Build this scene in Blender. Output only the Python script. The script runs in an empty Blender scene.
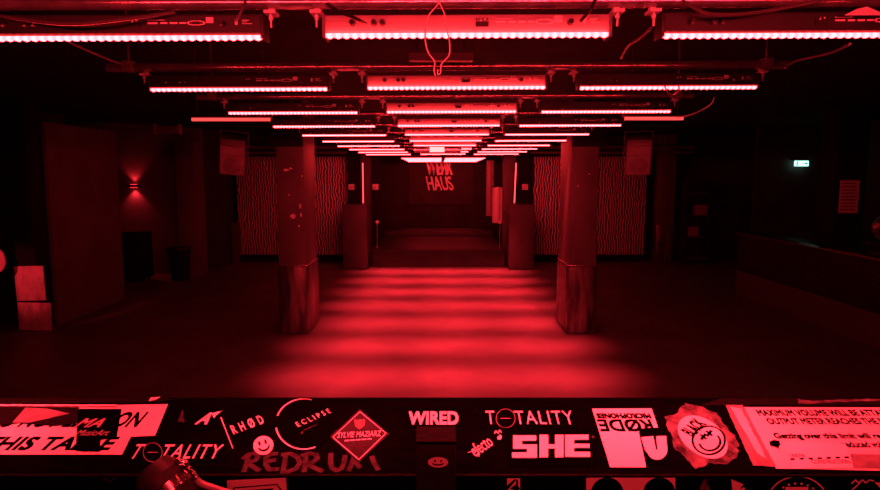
import bpy, bmesh, math, random
from mathutils import Vector, Matrix, Euler
random.seed(7)
S = bpy.context.scene
COL = S.collection
PI = math.pi

# ------------------------------------------------------------------ camera
F = 600.0
VPX, HOR = 438.5, 176.5
PITCH = math.atan((245 - HOR) / F)
CP, SP = math.cos(PITCH), math.sin(PITCH)
CZ = 2.25
cam_d = bpy.data.cameras.new('camera')
cam_d.sensor_width = 36.0
cam_d.lens = F / 880 * 36.0
cam_d.shift_x = (440 - VPX) / 880
cam_d.clip_start = 0.02
cam = bpy.data.objects.new('camera', cam_d)
COL.objects.link(cam)
cam.location = (0, 0, CZ)
cam.rotation_euler = (PI / 2 - PITCH, 0, 0)
S.camera = cam

def ray(px, py):
    u = (px - VPX) / F
    v = (245 - py) / F
    return Vector((u, CP + v * SP, -SP + v * CP))

def at(px, py, Y):
    d = ray(px, py)
    return Vector((0, 0, CZ)) + d * (Y / d.y)

S.view_settings.view_transform = 'Standard'
S.view_settings.look = 'None'
S.view_settings.gamma = 1
S.view_settings.exposure = 0
S.view_settings.use_curve_mapping = False
w = bpy.data.worlds.new('world')
S.world = w
w.use_nodes = True
w.node_tree.nodes['Background'].inputs[0].default_value = (0, 0, 0, 1)
w.node_tree.nodes['Background'].inputs[1].default_value = 0

# ------------------------------------------------------------------ materials
def base_mat(name):
    m = bpy.data.materials.new(name)
    m.use_nodes = True
    return m, m.node_tree, m.node_tree.nodes['Principled BSDF']

def mat(name, c, rough=.5, metal=0, spec=.5, c2=None, scale=8, stretch=(1, 1, 1), lo=.35, hi=.65, bump=0, detail=5, coat=0):
    m, t, p = base_mat(name)
    p.inputs['Base Color'].default_value = (*c, 1)
    p.inputs['Roughness'].default_value = rough
    p.inputs['Metallic'].default_value = metal
    p.inputs['Specular IOR Level'].default_value = spec
    p.inputs['Coat Weight'].default_value = coat
    if c2 is not None or bump:
        tc = t.nodes.new('ShaderNodeTexCoord')
        mp = t.nodes.new('ShaderNodeMapping')
        mp.inputs['Scale'].default_value = stretch
        nz = t.nodes.new('ShaderNodeTexNoise')
        nz.inputs['Scale'].default_value = scale
        nz.inputs['Detail'].default_value = detail
        nz.inputs['Roughness'].default_value = .6
        t.links.new(tc.outputs['Object'], mp.inputs['Vector'])
        t.links.new(mp.outputs['Vector'], nz.inputs['Vector'])
        if c2 is not None:
            r = t.nodes.new('ShaderNodeValToRGB')
            r.color_ramp.elements[0].position = lo
            r.color_ramp.elements[1].position = hi
            r.color_ramp.elements[0].color = (*c, 1)
            r.color_ramp.elements[1].color = (*c2, 1)
            t.links.new(nz.outputs['Fac'], r.inputs['Fac'])
            t.links.new(r.outputs['Color'], p.inputs['Base Color'])
        if bump:
            b = t.nodes.new('ShaderNodeBump')
            b.inputs['Strength'].default_value = bump
            b.inputs['Distance'].default_value = .02
            t.links.new(nz.outputs['Fac'], b.inputs['Height'])
            t.links.new(b.outputs['Normal'], p.inputs['Normal'])
    return m

def emit(name, c, k):
    m, t, p = base_mat(name)
    p.inputs['Base Color'].default_value = (.02, .02, .02, 1)
    p.inputs['Emission Color'].default_value = (*c, 1)
    p.inputs['Emission Strength'].default_value = k
    return m

RED = (1.0, .022, .037)
LENS = (1.0, .021, .025)
M = {}
M['floor'] = mat('worn_dance_floor', (.095, .09, .09), .5, 0, .3, (.165, .155, .155), 1.6, lo=.3, hi=.75, bump=.06, detail=9)
M['wall'] = mat('black_wall_paint', (.030, .028, .028), .8, 0, .2, (.045, .042, .042), 2)
M['wall_grey'] = mat('grey_wall_paint', (.12, .11, .11), .75, 0, .2, (.16, .15, .15), 1.5)
M['ceiling'] = mat('black_ceiling_paint', (.012, .012, .012), .9, 0, .1, (.02, .02, .02), 3)
M['pillar'] = mat('dull_pillar_paint', (.085, .078, .078), .55, 0, .3, (.13, .12, .12), 3, (1, 1, .35), bump=.08)
M['sheet'] = mat('scuffed_sheet_metal', (.10, .09, .09), .38, .75, .5, (.50, .47, .46), 6, (1.4, 1.4, .22), .42, .72, bump=.1, detail=8)
M['sheet_pale'] = mat('pale_scuffed_sheet', (.88, .86, .86), .6, 0, .3, (.42, .40, .40), 9, (1, 1, .5), .42, .72, bump=.1)
M['chip'] = mat('pale_paint_chip', (.75, .73, .72), .7)
M['black'] = mat('black_plastic', (.012, .012, .012), .45, 0, .4)
M['black_matte'] = mat('black_matte_paint', (.010, .010, .010), .8, 0, .15)
M['bar_black'] = mat('black_anodised_housing', (.03, .03, .03), .45, .3, .4)
M['bar_lit_face'] = mat('lit_face_housing', (.32, .30, .30), .5, 0, .4, (.25, .24, .24), 30, (.2, 1, 4))  # centre bars: light on their faces put into a paler colour
M['pipe'] = mat('galvanised_pipe', (.85, .83, .83), .2, .82, .5, (.45, .43, .43), 14)
M['clamp'] = mat('bright_clamp_metal', (.85, .83, .82), .5, .1, .5)
M['white'] = mat('white_vinyl', (.86, .84, .83), .55, 0, .3)
M['paper'] = mat('white_paper', (.84, .82, .80), .7, 0, .2, (.74, .72, .70), 14)
M['ink'] = mat('black_ink', (.0012, .0011, .0011), .8, 0, .0)
M['ink_soft'] = mat('faded_ink', (.10, .09, .09), .6, 0, .2)
M['grey_print'] = mat('grey_print', (.32, .30, .30), .6, 0, .2)
M['dim_paint'] = mat('dim_marker_paint', (.055, .05, .05), .6, 0, .05, (.012, .011, .011), 70, lo=.4, hi=.7)
M['mid_vinyl'] = mat('mid_grey_vinyl', (.16, .15, .15), .55, 0, .2, (.26, .24, .24), 30)
M['dark_vinyl'] = mat('dark_vinyl', (.02, .018, .018), .6, 0, .05, (.035, .03, .03), 30)
M['torn'] = mat('torn_paper', (.02, .018, .018), .75, 0, .1, (.26, .25, .25), 40, lo=.36, hi=.75)
M['film'] = mat('scuffed_tape', (.30, .28, .28), .4, 0, .4, (.16, .15, .15), 40)
M['desk'] = mat('black_booth_laminate', (.0010, .0010, .0010), .85, 0, .0, (.0022, .002, .002), 20, (1, 4, 1), bump=.04)
M['gaffer'] = mat('black_gaffer_tape', (.002, .002, .002), .5, 0, .04, (.008, .0075, .0075), 50, (1, 5, 1), bump=.25)
M['cab'] = mat('painted_plywood', (.07, .065, .065), .6, 0, .3, (.09, .085, .085), 5, (1, 1, .4))
M['stage'] = mat('stage_board', (.03, .028, .028), .55, 0, .3, (.05, .047, .047), 5, (.4, 3, 1))
M['backdrop'] = mat('stage_backdrop', (.03, .028, .028), .8, 0, .1, (.042, .04, .04), 2)
M['backdrop_pale'] = mat('stage_backdrop_banner', (.045, .042, .042), .8, 0, .1, (.06, .055, .055), 2)
M['sign_letter'] = mat('pale_sign_letter', (.85, .83, .82), .5, 0, .3)
M['drape'] = mat('pale_fabric', (.92, .90, .90), .85, 0, .2, (.80, .78, .78), 10, (4, 4, .5))
M['drape_dark'] = mat('grey_fabric', (.42, .40, .40), .85, 0, .2, (.30, .28, .28), 10, (4, 4, .8))
M['speaker'] = mat('dark_speaker_paint', (.26, .25, .25), .5, 0, .4, (.32, .30, .30), 12)
M['grille'] = mat('speaker_grille', (.48, .46, .46), .6, 0, .3, (.34, .32, .32), 60)
M['counter'] = mat('dark_bar_wood', (.012, .011, .010), .6, 0, .2, (.02, .018, .018), 4, (4, .3, 1))
M['kick'] = mat('bar_kick_panel', (.10, .09, .09), .5, 0, .3, (.08, .075, .075), 3)
M['counter_top'] = mat('bar_top_lacquer', (.025, .022, .022), .22, 0, .5)
M['chrome'] = mat('chrome', (.82, .80, .80), .22, 1, .5)
M['wire'] = mat('pale_wire', (.80, .77, .76), .5, 0, .4)
M['cable'] = mat('dark_cable', (.09, .08, .08), .5, 0, .4)
def bead_mat():
    m, t, p = base_mat('led_beads')
    N, L = t.nodes, t.links
    tc = N.new('ShaderNodeTexCoord'); sp = N.new('ShaderNodeSeparateXYZ')
    L.new(tc.outputs['Object'], sp.inputs[0])
    a = N.new('ShaderNodeMath'); a.operation = 'MULTIPLY'; a.inputs[1].default_value = 2 * PI * 34 / .99
    L.new(sp.outputs[0], a.inputs[0])
    c = N.new('ShaderNodeMath'); c.operation = 'COSINE'; L.new(a.outputs[0], c.inputs[0])
    r = N.new('ShaderNodeMapRange'); r.inputs[1].default_value = 1; r.inputs[2].default_value = -1
    r.inputs[3].default_value = 30; r.inputs[4].default_value = 48
    L.new(c.outputs[0], r.inputs[0])
    p.inputs['Base Color'].default_value = (.02, .02, .02, 1)
    p.inputs['Emission Color'].default_value = (*LENS, 1)
    L.new(r.outputs[0], p.inputs['Emission Strength'])
    return m
M['led'] = bead_mat()
M['tube_dim'] = emit('dim_red_tube', (1, .05, .045), 2.0)
M['tube_strip'] = emit('neon_strip', (1, .05, .06), 3.2)
M['strobe'] = emit('strobe_window', (1, .10, .10), 7)
M['sconce'] = emit('sconce_lens', RED, 5)
M['exit'] = emit('exit_panel', (.45, 1, .85), 2.2)
M['exit_green'] = mat('exit_green_ink', (.0, .12, .08), .5)
M['mirror'] = mat('mirror_tile', (.8, .8, .8), .3, 1, .5)

def wavy_mat():
    m, t, p = base_mat('wavy_striped_panel')
    N, L = t.nodes, t.links
    tc = N.new('ShaderNodeTexCoord')
    sep = N.new('ShaderNodeSeparateXYZ')
    L.new(tc.outputs['Object'], sep.inputs[0])
    mp = N.new('ShaderNodeMapping'); mp.inputs['Scale'].default_value = (2.2, 2.2, 2.6)
    L.new(tc.outputs['Object'], mp.inputs[0])
    nz = N.new('ShaderNodeTexNoise'); nz.inputs['Scale'].default_value = 1.5; nz.inputs['Detail'].default_value = 2
    L.new(mp.outputs[0], nz.inputs['Vector'])
    a = N.new('ShaderNodeMath'); a.operation = 'MULTIPLY'; a.inputs[1].default_value = 92
    L.new(sep.outputs[0], a.inputs[0])
    b = N.new('ShaderNodeMath'); b.operation = 'MULTIPLY'; b.inputs[1].default_value = 16
    L.new(nz.outputs['Fac'], b.inputs[0])
    s = N.new('ShaderNodeMath'); s.operation = 'ADD'
    L.new(a.outputs[0], s.inputs[0]); L.new(b.outputs[0], s.inputs[1])
    sn = N.new('ShaderNodeMath'); sn.operation = 'SINE'
    L.new(s.outputs[0], sn.inputs[0])
    r = N.new('ShaderNodeValToRGB')
    r.color_ramp.elements[0].position = .25; r.color_ramp.elements[0].color = (.09, .085, .085, 1)
    r.color_ramp.elements[1].position = .8; r.color_ramp.elements[1].color = (.88, .85, .85, 1)
    L.new(sn.outputs[0], r.inputs[0])
    L.new(r.outputs[0], p.inputs['Base Color'])
    p.inputs['Roughness'].default_value = .6
    return m
M['wavy'] = wavy_mat()

# ------------------------------------------------------------------ mesh helpers
class MB:
    def __init__(s): s.bm = bmesh.new()
    def box(s, x0, x1, y0, y1, z0, z1, bev=0, rot=None, piv=None):
        r = bmesh.ops.create_cube(s.bm, size=1)
        vs = r['verts']
        for v in vs:
            v.co = Vector(((x0 + x1) / 2 + v.co.x * (x1 - x0), (y0 + y1) / 2 + v.co.y * (y1 - y0), (z0 + z1) / 2 + v.co.z * (z1 - z0)))
        if bev:
            es = list({e for v in vs for e in v.link_edges})
            q = bmesh.ops.bevel(s.bm, geom=es, offset=bev, segments=2, affect='EDGES', profile=.5)
            vs = list({v for f in q['faces'] for v in f.verts} | {v for v in vs if v.is_valid})
        if rot is not None:
            c = Vector(piv) if piv is not None else Vector(((x0 + x1) / 2, (y0 + y1) / 2, (z0 + z1) / 2))
            for v in vs: v.co = rot @ (v.co - c) + c
        return s
    def cyl(s, p0, p1, r, r2=None, seg=16):
        p0, p1 = Vector(p0), Vector(p1)
        d = p1 - p0
        q = Vector((0, 0, 1)).rotation_difference(d.normalized()).to_matrix().to_4x4()
        mtx = Matrix.Translation((p0 + p1) / 2) @ q
        bmesh.ops.create_cone(s.bm, cap_ends=True, segments=seg, radius1=r, radius2=r if r2 is None else r2, depth=d.length, matrix=mtx)
        return s
    def tube(s, pts, r, seg=8):
        pts = [Vector(p) for p in pts]
        rings = []
        n = len(pts)
        up = None
        for i, p in enumerate(pts):
            t = (pts[min(i + 1, n - 1)] - pts[max(i - 1, 0)]).normalized()
            if up is None:
                up = Vector((0, 0, 1)) if abs(t.z) < .9 else Vector((0, 1, 0))
            a = t.cross(up)
            if a.length < 1e-4: a = t.cross(Vector((1, 0, 0)))
            a.normalize(); b = a.cross(t).normalized(); up = b
            rings.append([s.bm.verts.new(p + r * (math.cos(2 * PI * k / seg) * a + math.sin(2 * PI * k / seg) * b)) for k in range(seg)])
        for i in range(n - 1):
            for k in range(seg):
                s.bm.faces.new((rings[i][k], rings[i][(k + 1) % seg], rings[i + 1][(k + 1) % seg], rings[i + 1][k]))
        s.bm.faces.new(rings[0]); s.bm.faces.new(rings[-1][::-1])
        return s
    def ball(s, c, r, sc=(1, 1, 1), u=20, v=12, rot=None):
        m = Matrix.Translation(c) @ (rot.to_4x4() if rot is not None else Matrix()) @ Matrix.Diagonal((*sc, 1))
        bmesh.ops.create_uvsphere(s.bm, u_segments=u, v_segments=v, radius=r, matrix=m)
        return s
    def hexa(s, pts):          # 8 points: bottom 4 then top 4
        vs = [s.bm.verts.new(p) for p in pts]
        for f in ((3, 2, 1, 0), (4, 5, 6, 7), (0, 1, 5, 4), (1, 2, 6, 5), (2, 3, 7, 6), (3, 0, 4, 7)):
            s.bm.faces.new([vs[i] for i in f])
        return s
    def plate(s, uv, n0, n1, U, V, N, O=(0, 0, 0)):   # a thin solid from a 2D outline
        O = Vector(O)
        a = [s.bm.verts.new(O + U * p[0] + V * p[1] + N * n0) for p in uv]
        b = [s.bm.verts.new(O + U * p[0] + V * p[1] + N * n1) for p in uv]
        s.bm.faces.new(b); s.bm.faces.new(a[::-1])
        k = len(uv)
        for i in range(k):
            s.bm.faces.new((a[i], a[(i + 1) % k], b[(i + 1) % k], b[i]))
        return s
    def ring(s, cx, cy, rx, ry, w, n0, n1, U, V, N, a0=0, a1=2 * PI, seg=48, rot=0):
        O = []
        closed = abs(a1 - a0 - 2 * PI) < 1e-6
        for i in range(seg + (0 if closed else 1)):
            a = a0 + (a1 - a0) * i / seg
            row = []
            for k in (0, 1):
                x = (rx - k * w) * math.cos(a); y = (ry - k * w) * math.sin(a)
                X = cx + x * math.cos(rot) - y * math.sin(rot); Y = cy + x * math.sin(rot) + y * math.cos(rot)
                row += [U * X + V * Y + N * n0, U * X + V * Y + N * n1]
            O.append([s.bm.verts.new(q) for q in row])
        m = len(O)
        for i in range(m if closed else m - 1):
            p, q = O[i], O[(i + 1) % m]
            for (i0, i1) in ((0, 1), (1, 3), (3, 2), (2, 0)):
                s.bm.faces.new((p[i0], q[i0], q[i1], p[i1]))
        if not closed:
            for e in (O[0], O[-1]): s.bm.faces.new((e[0], e[1], e[3], e[2]))
        return s
    def mesh(s, name, m, smooth=True):
        bmesh.ops.recalc_face_normals(s.bm, faces=s.bm.faces[:])
        if smooth:
            for f in s.bm.faces: f.smooth = True
            for e in s.bm.edges:
                if len(e.link_faces) == 2 and e.calc_face_angle(0) > math.radians(38): e.smooth = False
        me = bpy.data.meshes.new(name)
        s.bm.to_mesh(me); s.bm.free()
        me.materials.append(m)
        return me

def props(o, label=None, cat=None, group=None, kind=None):
    if label: o['label'] = label
    if cat: o['category'] = cat
    if group: o['group'] = group
    if kind: o['kind'] = kind
    return o
def thing(name, label, cat, loc=(0, 0, 0), rot=(0, 0, 0), group=None):
    o = bpy.data.objects.new(name, None); COL.objects.link(o)
    o.empty_display_size = .1
    o.location = loc; o.rotation_euler = rot
    return props(o, label, cat, group)
def part(name, mb, m, parent, label=None):
    o = bpy.data.objects.new(name, mb.mesh(name, m) if isinstance(mb, MB) else mb); COL.objects.link(o)
    o.parent = parent
    if label: o['label'] = label
    return o
def solo(name, mb, m, label, cat, loc=(0, 0, 0), rot=(0, 0, 0), group=None):
    o = bpy.data.objects.new(name, mb.mesh(name, m)); COL.objects.link(o)
    o.location = loc; o.rotation_euler = rot
    return props(o, label, cat, group)
def struct(name, mb, m):
    o = bpy.data.objects.new(name, mb.mesh(name, m)); COL.objects.link(o)
    o['kind'] = 'structure'
    return o
def tree_copy(root, loc, label=None):
    r = root.copy(); COL.objects.link(r); r.location = loc
    if label: r['label'] = label
    for ch in list(root.children):
        c = ch.copy(); COL.objects.link(c); c.parent = r
        for g in list(ch.children):
            d = g.copy(); COL.objects.link(d); d.parent = c
    return r
def lamp(name, kind, parent, loc, rot, energy, **kw):
    l = bpy.data.lights.new(name, kind)
    l.energy = energy; l.color = RED
    for k, v in kw.items(): setattr(l, k, v)
    o = bpy.data.objects.new(name, l); COL.objects.link(o)
    o.parent = parent; o.location = loc; o.rotation_euler = rot
    return o
X_, Y_, Z_ = Vector((1, 0, 0)), Vector((0, 1, 0)), Vector((0, 0, 1))

# ------------------------------------------------------------------ lettering
def text_shape(txt, spacing=1.0):
    """unit lettering: list of (x, y) outline verts and faces, in a 0..1 box, plus aspect ratio"""
    cu = bpy.data.curves.new('t', 'FONT')
    cu.body = txt; cu.fill_mode = 'FRONT'; cu.space_character = spacing
    cu.resolution_u = 3
    ob = bpy.data.objects.new('t', cu)
    me = bpy.data.meshes.new_from_object(ob)
    vs = [v.co.copy() for v in me.vertices]
    fs = [tuple(p.vertices) for p in me.polygons]
    bpy.data.objects.remove(ob); bpy.data.curves.remove(cu); bpy.data.meshes.remove(me)
    x0 = min(v.x for v in vs); x1 = max(v.x for v in vs); y0 = min(v.y for v in vs); y1 = max(v.y for v in vs)
    return [((v.x - x0) / (x1 - x0), (v.y - y0) / (y1 - y0)) for v in vs], fs, (x1 - x0) / (y1 - y0)
def add_text(mb, txt, fn, n0, n1, bold=0.0, spacing=1.0):
    """fn maps the unit box point (x, y) and a height n to a 3D point"""
    if bold:      # thicker strokes: the outline laid down again, shifted
        for i, (dx, dy) in enumerate([(a_, b_) for a_ in (-1, 0, 1) for b_ in (-1, 0, 1)]):
            g = lambda x, y, n, dx=dx, dy=dy: fn(x * (1 - 2 * bold[0]) + bold[0] * (1 + dx), y * (1 - 2 * bold[1]) + bold[1] * (1 + dy), n)
            e = (n1 - n0) * .06 * i
            add_text(mb, txt, g, n0, n1 - e, 0, spacing)
        return
    vs, fs = text_shape(txt, spacing)[:2]
    tmp = bmesh.new()
    bv = [tmp.verts.new((x, y, 0)) for x, y in vs]
    for f in fs:
        try: tmp.faces.new([bv[i] for i in f])
        except ValueError: pass
    bmesh.ops.remove_doubles(tmp, verts=tmp.verts[:], dist=1e-6)
    tmp.verts.index_update()
    top = [mb.bm.verts.new(fn(v.co.x, v.co.y, n1)) for v in tmp.verts]
    bot = [mb.bm.verts.new(fn(v.co.x, v.co.y, n0)) for v in tmp.verts]
    for f in tmp.faces:
        ix = [v.index for v in f.verts]
        try:
            mb.bm.faces.new([top[i] for i in ix]); mb.bm.faces.new([bot[i] for i in ix[::-1]])
        except ValueError: pass
    for e in tmp.edges:
        if len(e.link_faces) == 1:
            a, b = e.verts[0].index, e.verts[1].index
            try: mb.bm.faces.new((bot[a], bot[b], top[b], top[a]))
            except ValueError: pass
    tmp.free()

# ------------------------------------------------------------------ the room
CEIL = 3.35
struct('floor', MB().box(-8.2, 8.8, -2.2, 20, -.1, 0), M['floor'])
struct('ceiling', MB().box(-8.2, 8.8, -2.2, 20, CEIL, CEIL + .1), M['ceiling'])
struct('wall_left', MB().box(-6.85, -6.75, -2.2, 11.0, 0, CEIL).box(-8.1, -6.85, 10.9, 11.0, 0, CEIL).box(-8.1, -8.0, 11.0, 13.8, 0, CEIL), M['wall'])
struct('wall_recess', MB().box(-8.1, -5.42, 13.8, 13.95, 0, CEIL), M['wall_grey'])
struct('trim_1', MB().box(-5.86, -5.42, 13.45, 13.8, 0, 3.02, .015), M['wall_grey'])
struct('wall_partition', MB().box(-5.85, -5.78, 8.95, 10.9, 0, 3.05, .008), M['wall_grey'])
struct('wall_back_left', MB().box(-5.5, -1.9, 16.5, 16.6, 0, CEIL).box(-5.5, -5.42, 13.95, 16.5, 0, CEIL), M['wall'])
struct('wall_back_right', MB().box(1.95, 8.8, 16.5, 16.6, 0, CEIL), M['wall'])
struct('wall_right', MB().box(8.6, 8.7, -2.2, 16.5, 0, CEIL), M['wall'])
struct('wall_bar_end', MB().box(6.95, 8.6, 13.2, 13.3, 0, CEIL), M['wall'])
struct('wall_stage_back', MB().box(-2.1, 2.2, 19.6, 19.7, 0, CEIL), M['backdrop'])
struct('wall_stage_left', MB().box(-2.1, -1.98, 16.6, 19.6, 0, CEIL), M['backdrop'])
struct('wall_stage_right', MB().box(2.0, 2.12, 16.6, 19.6, 0, CEIL), M['backdrop'])
struct('wall_rear', MB().box(-8.2, 8.8, -2.2, -2.1, 0, CEIL), M['wall'])

# raised stage between the two cabinets
st = thing('stage_platform', 'low dark stage platform between the two cabinets at the far end', 'stage', (0, 14.8, 0))
part('deck', MB().box(-1.66, 1.66, 0, 4.78, .38, .44, .008), M['stage'], st)
part('riser_board', MB().box(-1.64, 1.64, .03, .08, 0, .38), M['stage'], st)
part('step_board', MB().box(-1.64, 1.64, 3.3, 4.75, .44, .60, .01), M['stage'], st)

# pillars with sheet metal wraps
def pillar(name, label, x0, x1, y0, y1, wrap='sheet', h=1.0, chips=(), cap=True, sheets=1, coat='pillar'):
    cx, cy = (x0 + x1) / 2, (y0 + y1) / 2
    hx, hy = (x1 - x0) / 2, (y1 - y0) / 2
    t = thing(name, label, 'pillar', (cx, cy, 0))
    part('shaft', MB().box(-hx, hx, -hy, hy, 0, CEIL - .005, .03), M[coat], t)
    if sheets == 1:
        mb = MB().box(-hx - .015, hx + .015, -hy - .015, hy + .015, .01, h, .045)
        part('sheet_metal_wrap', mb, M[wrap], t, 'scuffed sheet metal wrap around the foot')
        part('wrap_rim', MB().box(-hx - .02, hx + .02, -hy - .02, hy + .02, h - .004, h + .008, .003), M['pipe'], t)
    else:
        for i, (a, b, dx) in enumerate(((.01, .42, .035), (.45, .96, -.012))):
            cw, hw_ = ((.087, .24), (.055, .212))[i]
            mb = MB().box(cw - hw_, cw + hw_, -hy - .02, -hy - .004, a, b, .004, Matrix.Rotation(.02 - .04 * i, 3, 'Y'))
            part('sheet_metal_wrap', mb, M[wrap], t, 'pale scuffed sheet on the pillar foot')
    if cap:
        part('capital', MB().box(-hx - (.07 if cx < 0 else -.004), hx + (.07 if cx > 0 else -.004), -hy - .06, hy + .03, 2.66, CEIL - .01, .01), M['black_matte'], t, 'black boxed-in pillar head')
    if chips:
        mb = MB()
        for (px, py, sx, sz) in chips:
            p = at(px, py, y0) - Vector((cx, cy, 0))
            n = 6
            pts = [(p.x + sx * 1.5 * math.cos(2 * PI * k / n) * random.uniform(.5, 1.1), p.z + sz * 1.5 * math.sin(2 * PI * k / n) * random.uniform(.5, 1.1)) for k in range(n)]
            mb.plate(pts, hy + .0005, hy + .003, X_, Z_, -Y_)
        part('paint_chip', mb, M['chip'], t, 'pale spots where the paint has come off')
    return t
pillar('pillar', 'dark pillar left of the lit dance floor with pale paint chips', -2.265, -1.87, 8.40, 9.18,
       chips=((286, 170, .045, .02), (291, 168.5, .02, .012), (289, 195, .012, .01), (293, 216, .03, .03), (300, 206, .012, .03), (301, 215, .01, .025), (299, 226, .012, .016), (302, 176, .008, .01)))
pillar('pillar', 'dark pillar right of the lit dance floor with bright streak on its metal foot', 1.845, 2.235, 8.40, 9.18, chips=((589, 174, .012, .012), (578, 186, .007, .01)))
pillar('pillar', 'black pillar at the far left with two pale sheets around its foot', -6.15, -5.84, 8.62, 8.93, 'sheet_pale', sheets=2, cap=False, coat='black_matte')
pillar('pillar', 'black pillar behind the bar counter with a paper notice', 6.32, 6.82, 9.6, 10.1, cap=False, coat='black_matte')
pillar('pillar', 'narrow far pillar left of the left wavy striped panel', -5.95, -5.57, 15.75, 16.2, cap=False) if False else None
pillar('pillar', 'far pillar standing right of the right wavy striped panel', 5.74, 6.2, 15.75, 16.2, cap=False)
solo('pillar_stub', MB().box(-.08, .08, -.12, .12, 0, 1.05, .02), M['cab'], 'narrow pale post standing left of the left wavy striped panel', 'post', (-5.30, 15.6, 0))

# paper notice on the bar pillar
nt = thing('paper_notice', 'white paper notice with lines of text on the pillar behind the bar', 'notice', (6.545, 9.595, 1.93))
part('sheet', MB().box(-.155, .155, -.004, 0, -.26, .26), M['paper'], nt)
mb = MB()
for k in range(9):
    zz = .21 - k * .052
    mb.box(-.12, .12 - random.uniform(0, .06), -.0055, -.0042, zz - .008, zz + .008)
part('printed_lines', mb, M['ink_soft'], nt)

# wavy striped wall panels
for (a, b, lab) in ((-5.25, -2.38, 'wavy striped wall panel behind the left pillar'), (2.48, 5.42, 'wavy striped wall panel behind the right pillar')):
    t = thing('wall_panel', lab, 'wall panel', ((a + b) / 2, 15.7, 0))
    h = (b - a) / 2
    part('striped_face', MB().box(-h, h, 0, .06, .2, 2.76, .006), M['wavy'], t)
    part('plinth', MB().box(-h, h, .1, .6, .0, .2), M['black_matte'], t)
for (a, b, lab) in ((-6.0, -2.3, 'pair of ceiling conduits over the left wavy striped panel'), (2.3, 6.4, 'pair of ceiling conduits over the right wavy striped panel')):
    t = thing('conduit_run', lab, 'conduit', ((a + b) / 2, 15.2, 2.85))
    h = (b - a) / 2
    part('conduit', MB().cyl((-h, 0, .0), (h, 0, .0), .03), M['pipe'], t)
    part('conduit', MB().cyl((-h, 0, .13), (h, 0, .13), .045), M['pillar'], t)
    for k in range(4):
        x = -h + .2 + k * (2 * h - .4) / 3
        part('hanger', MB().box(x - .015, x + .015, -.02, .02, .03, CEIL - 2.85), M['black'], t)

# ------------------------------------------------------------------ LED bars on pipes
LEDZ = CZ + .487
ROW0, STEP = 2.205, 1.256
BL = 1.0
TILT = -13
SLOPE = .004

def lens_mesh(L, kind):
    mb = MB()
    n = 34
    prof = 6
    rows = []
    steps = n * 4
    for i in range(steps + 1):
        x = -L / 2 + L * i / steps
        ph = abs(math.sin(PI * n * i / steps))
        r = .0068 + .0030 * ph
        cy, cz = (-.034, .006 - .0030 * ph) if kind == 'front' else (-.024, .003 - .0030 * ph)
        rows.append([mb.bm.verts.new((x, cy + r * math.cos(a), cz + r * math.sin(a))) for a in [2 * PI * k / prof for k in range(prof)]])
    for i in range(steps):
        for k in range(prof):
            mb.bm.faces.new((rows[i][k], rows[i][(k + 1) % prof], rows[i + 1][(k + 1) % prof], rows[i + 1][k]))
    mb.bm.faces.new(rows[0]); mb.bm.faces.new(rows[-1][::-1])
    return mb

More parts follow.
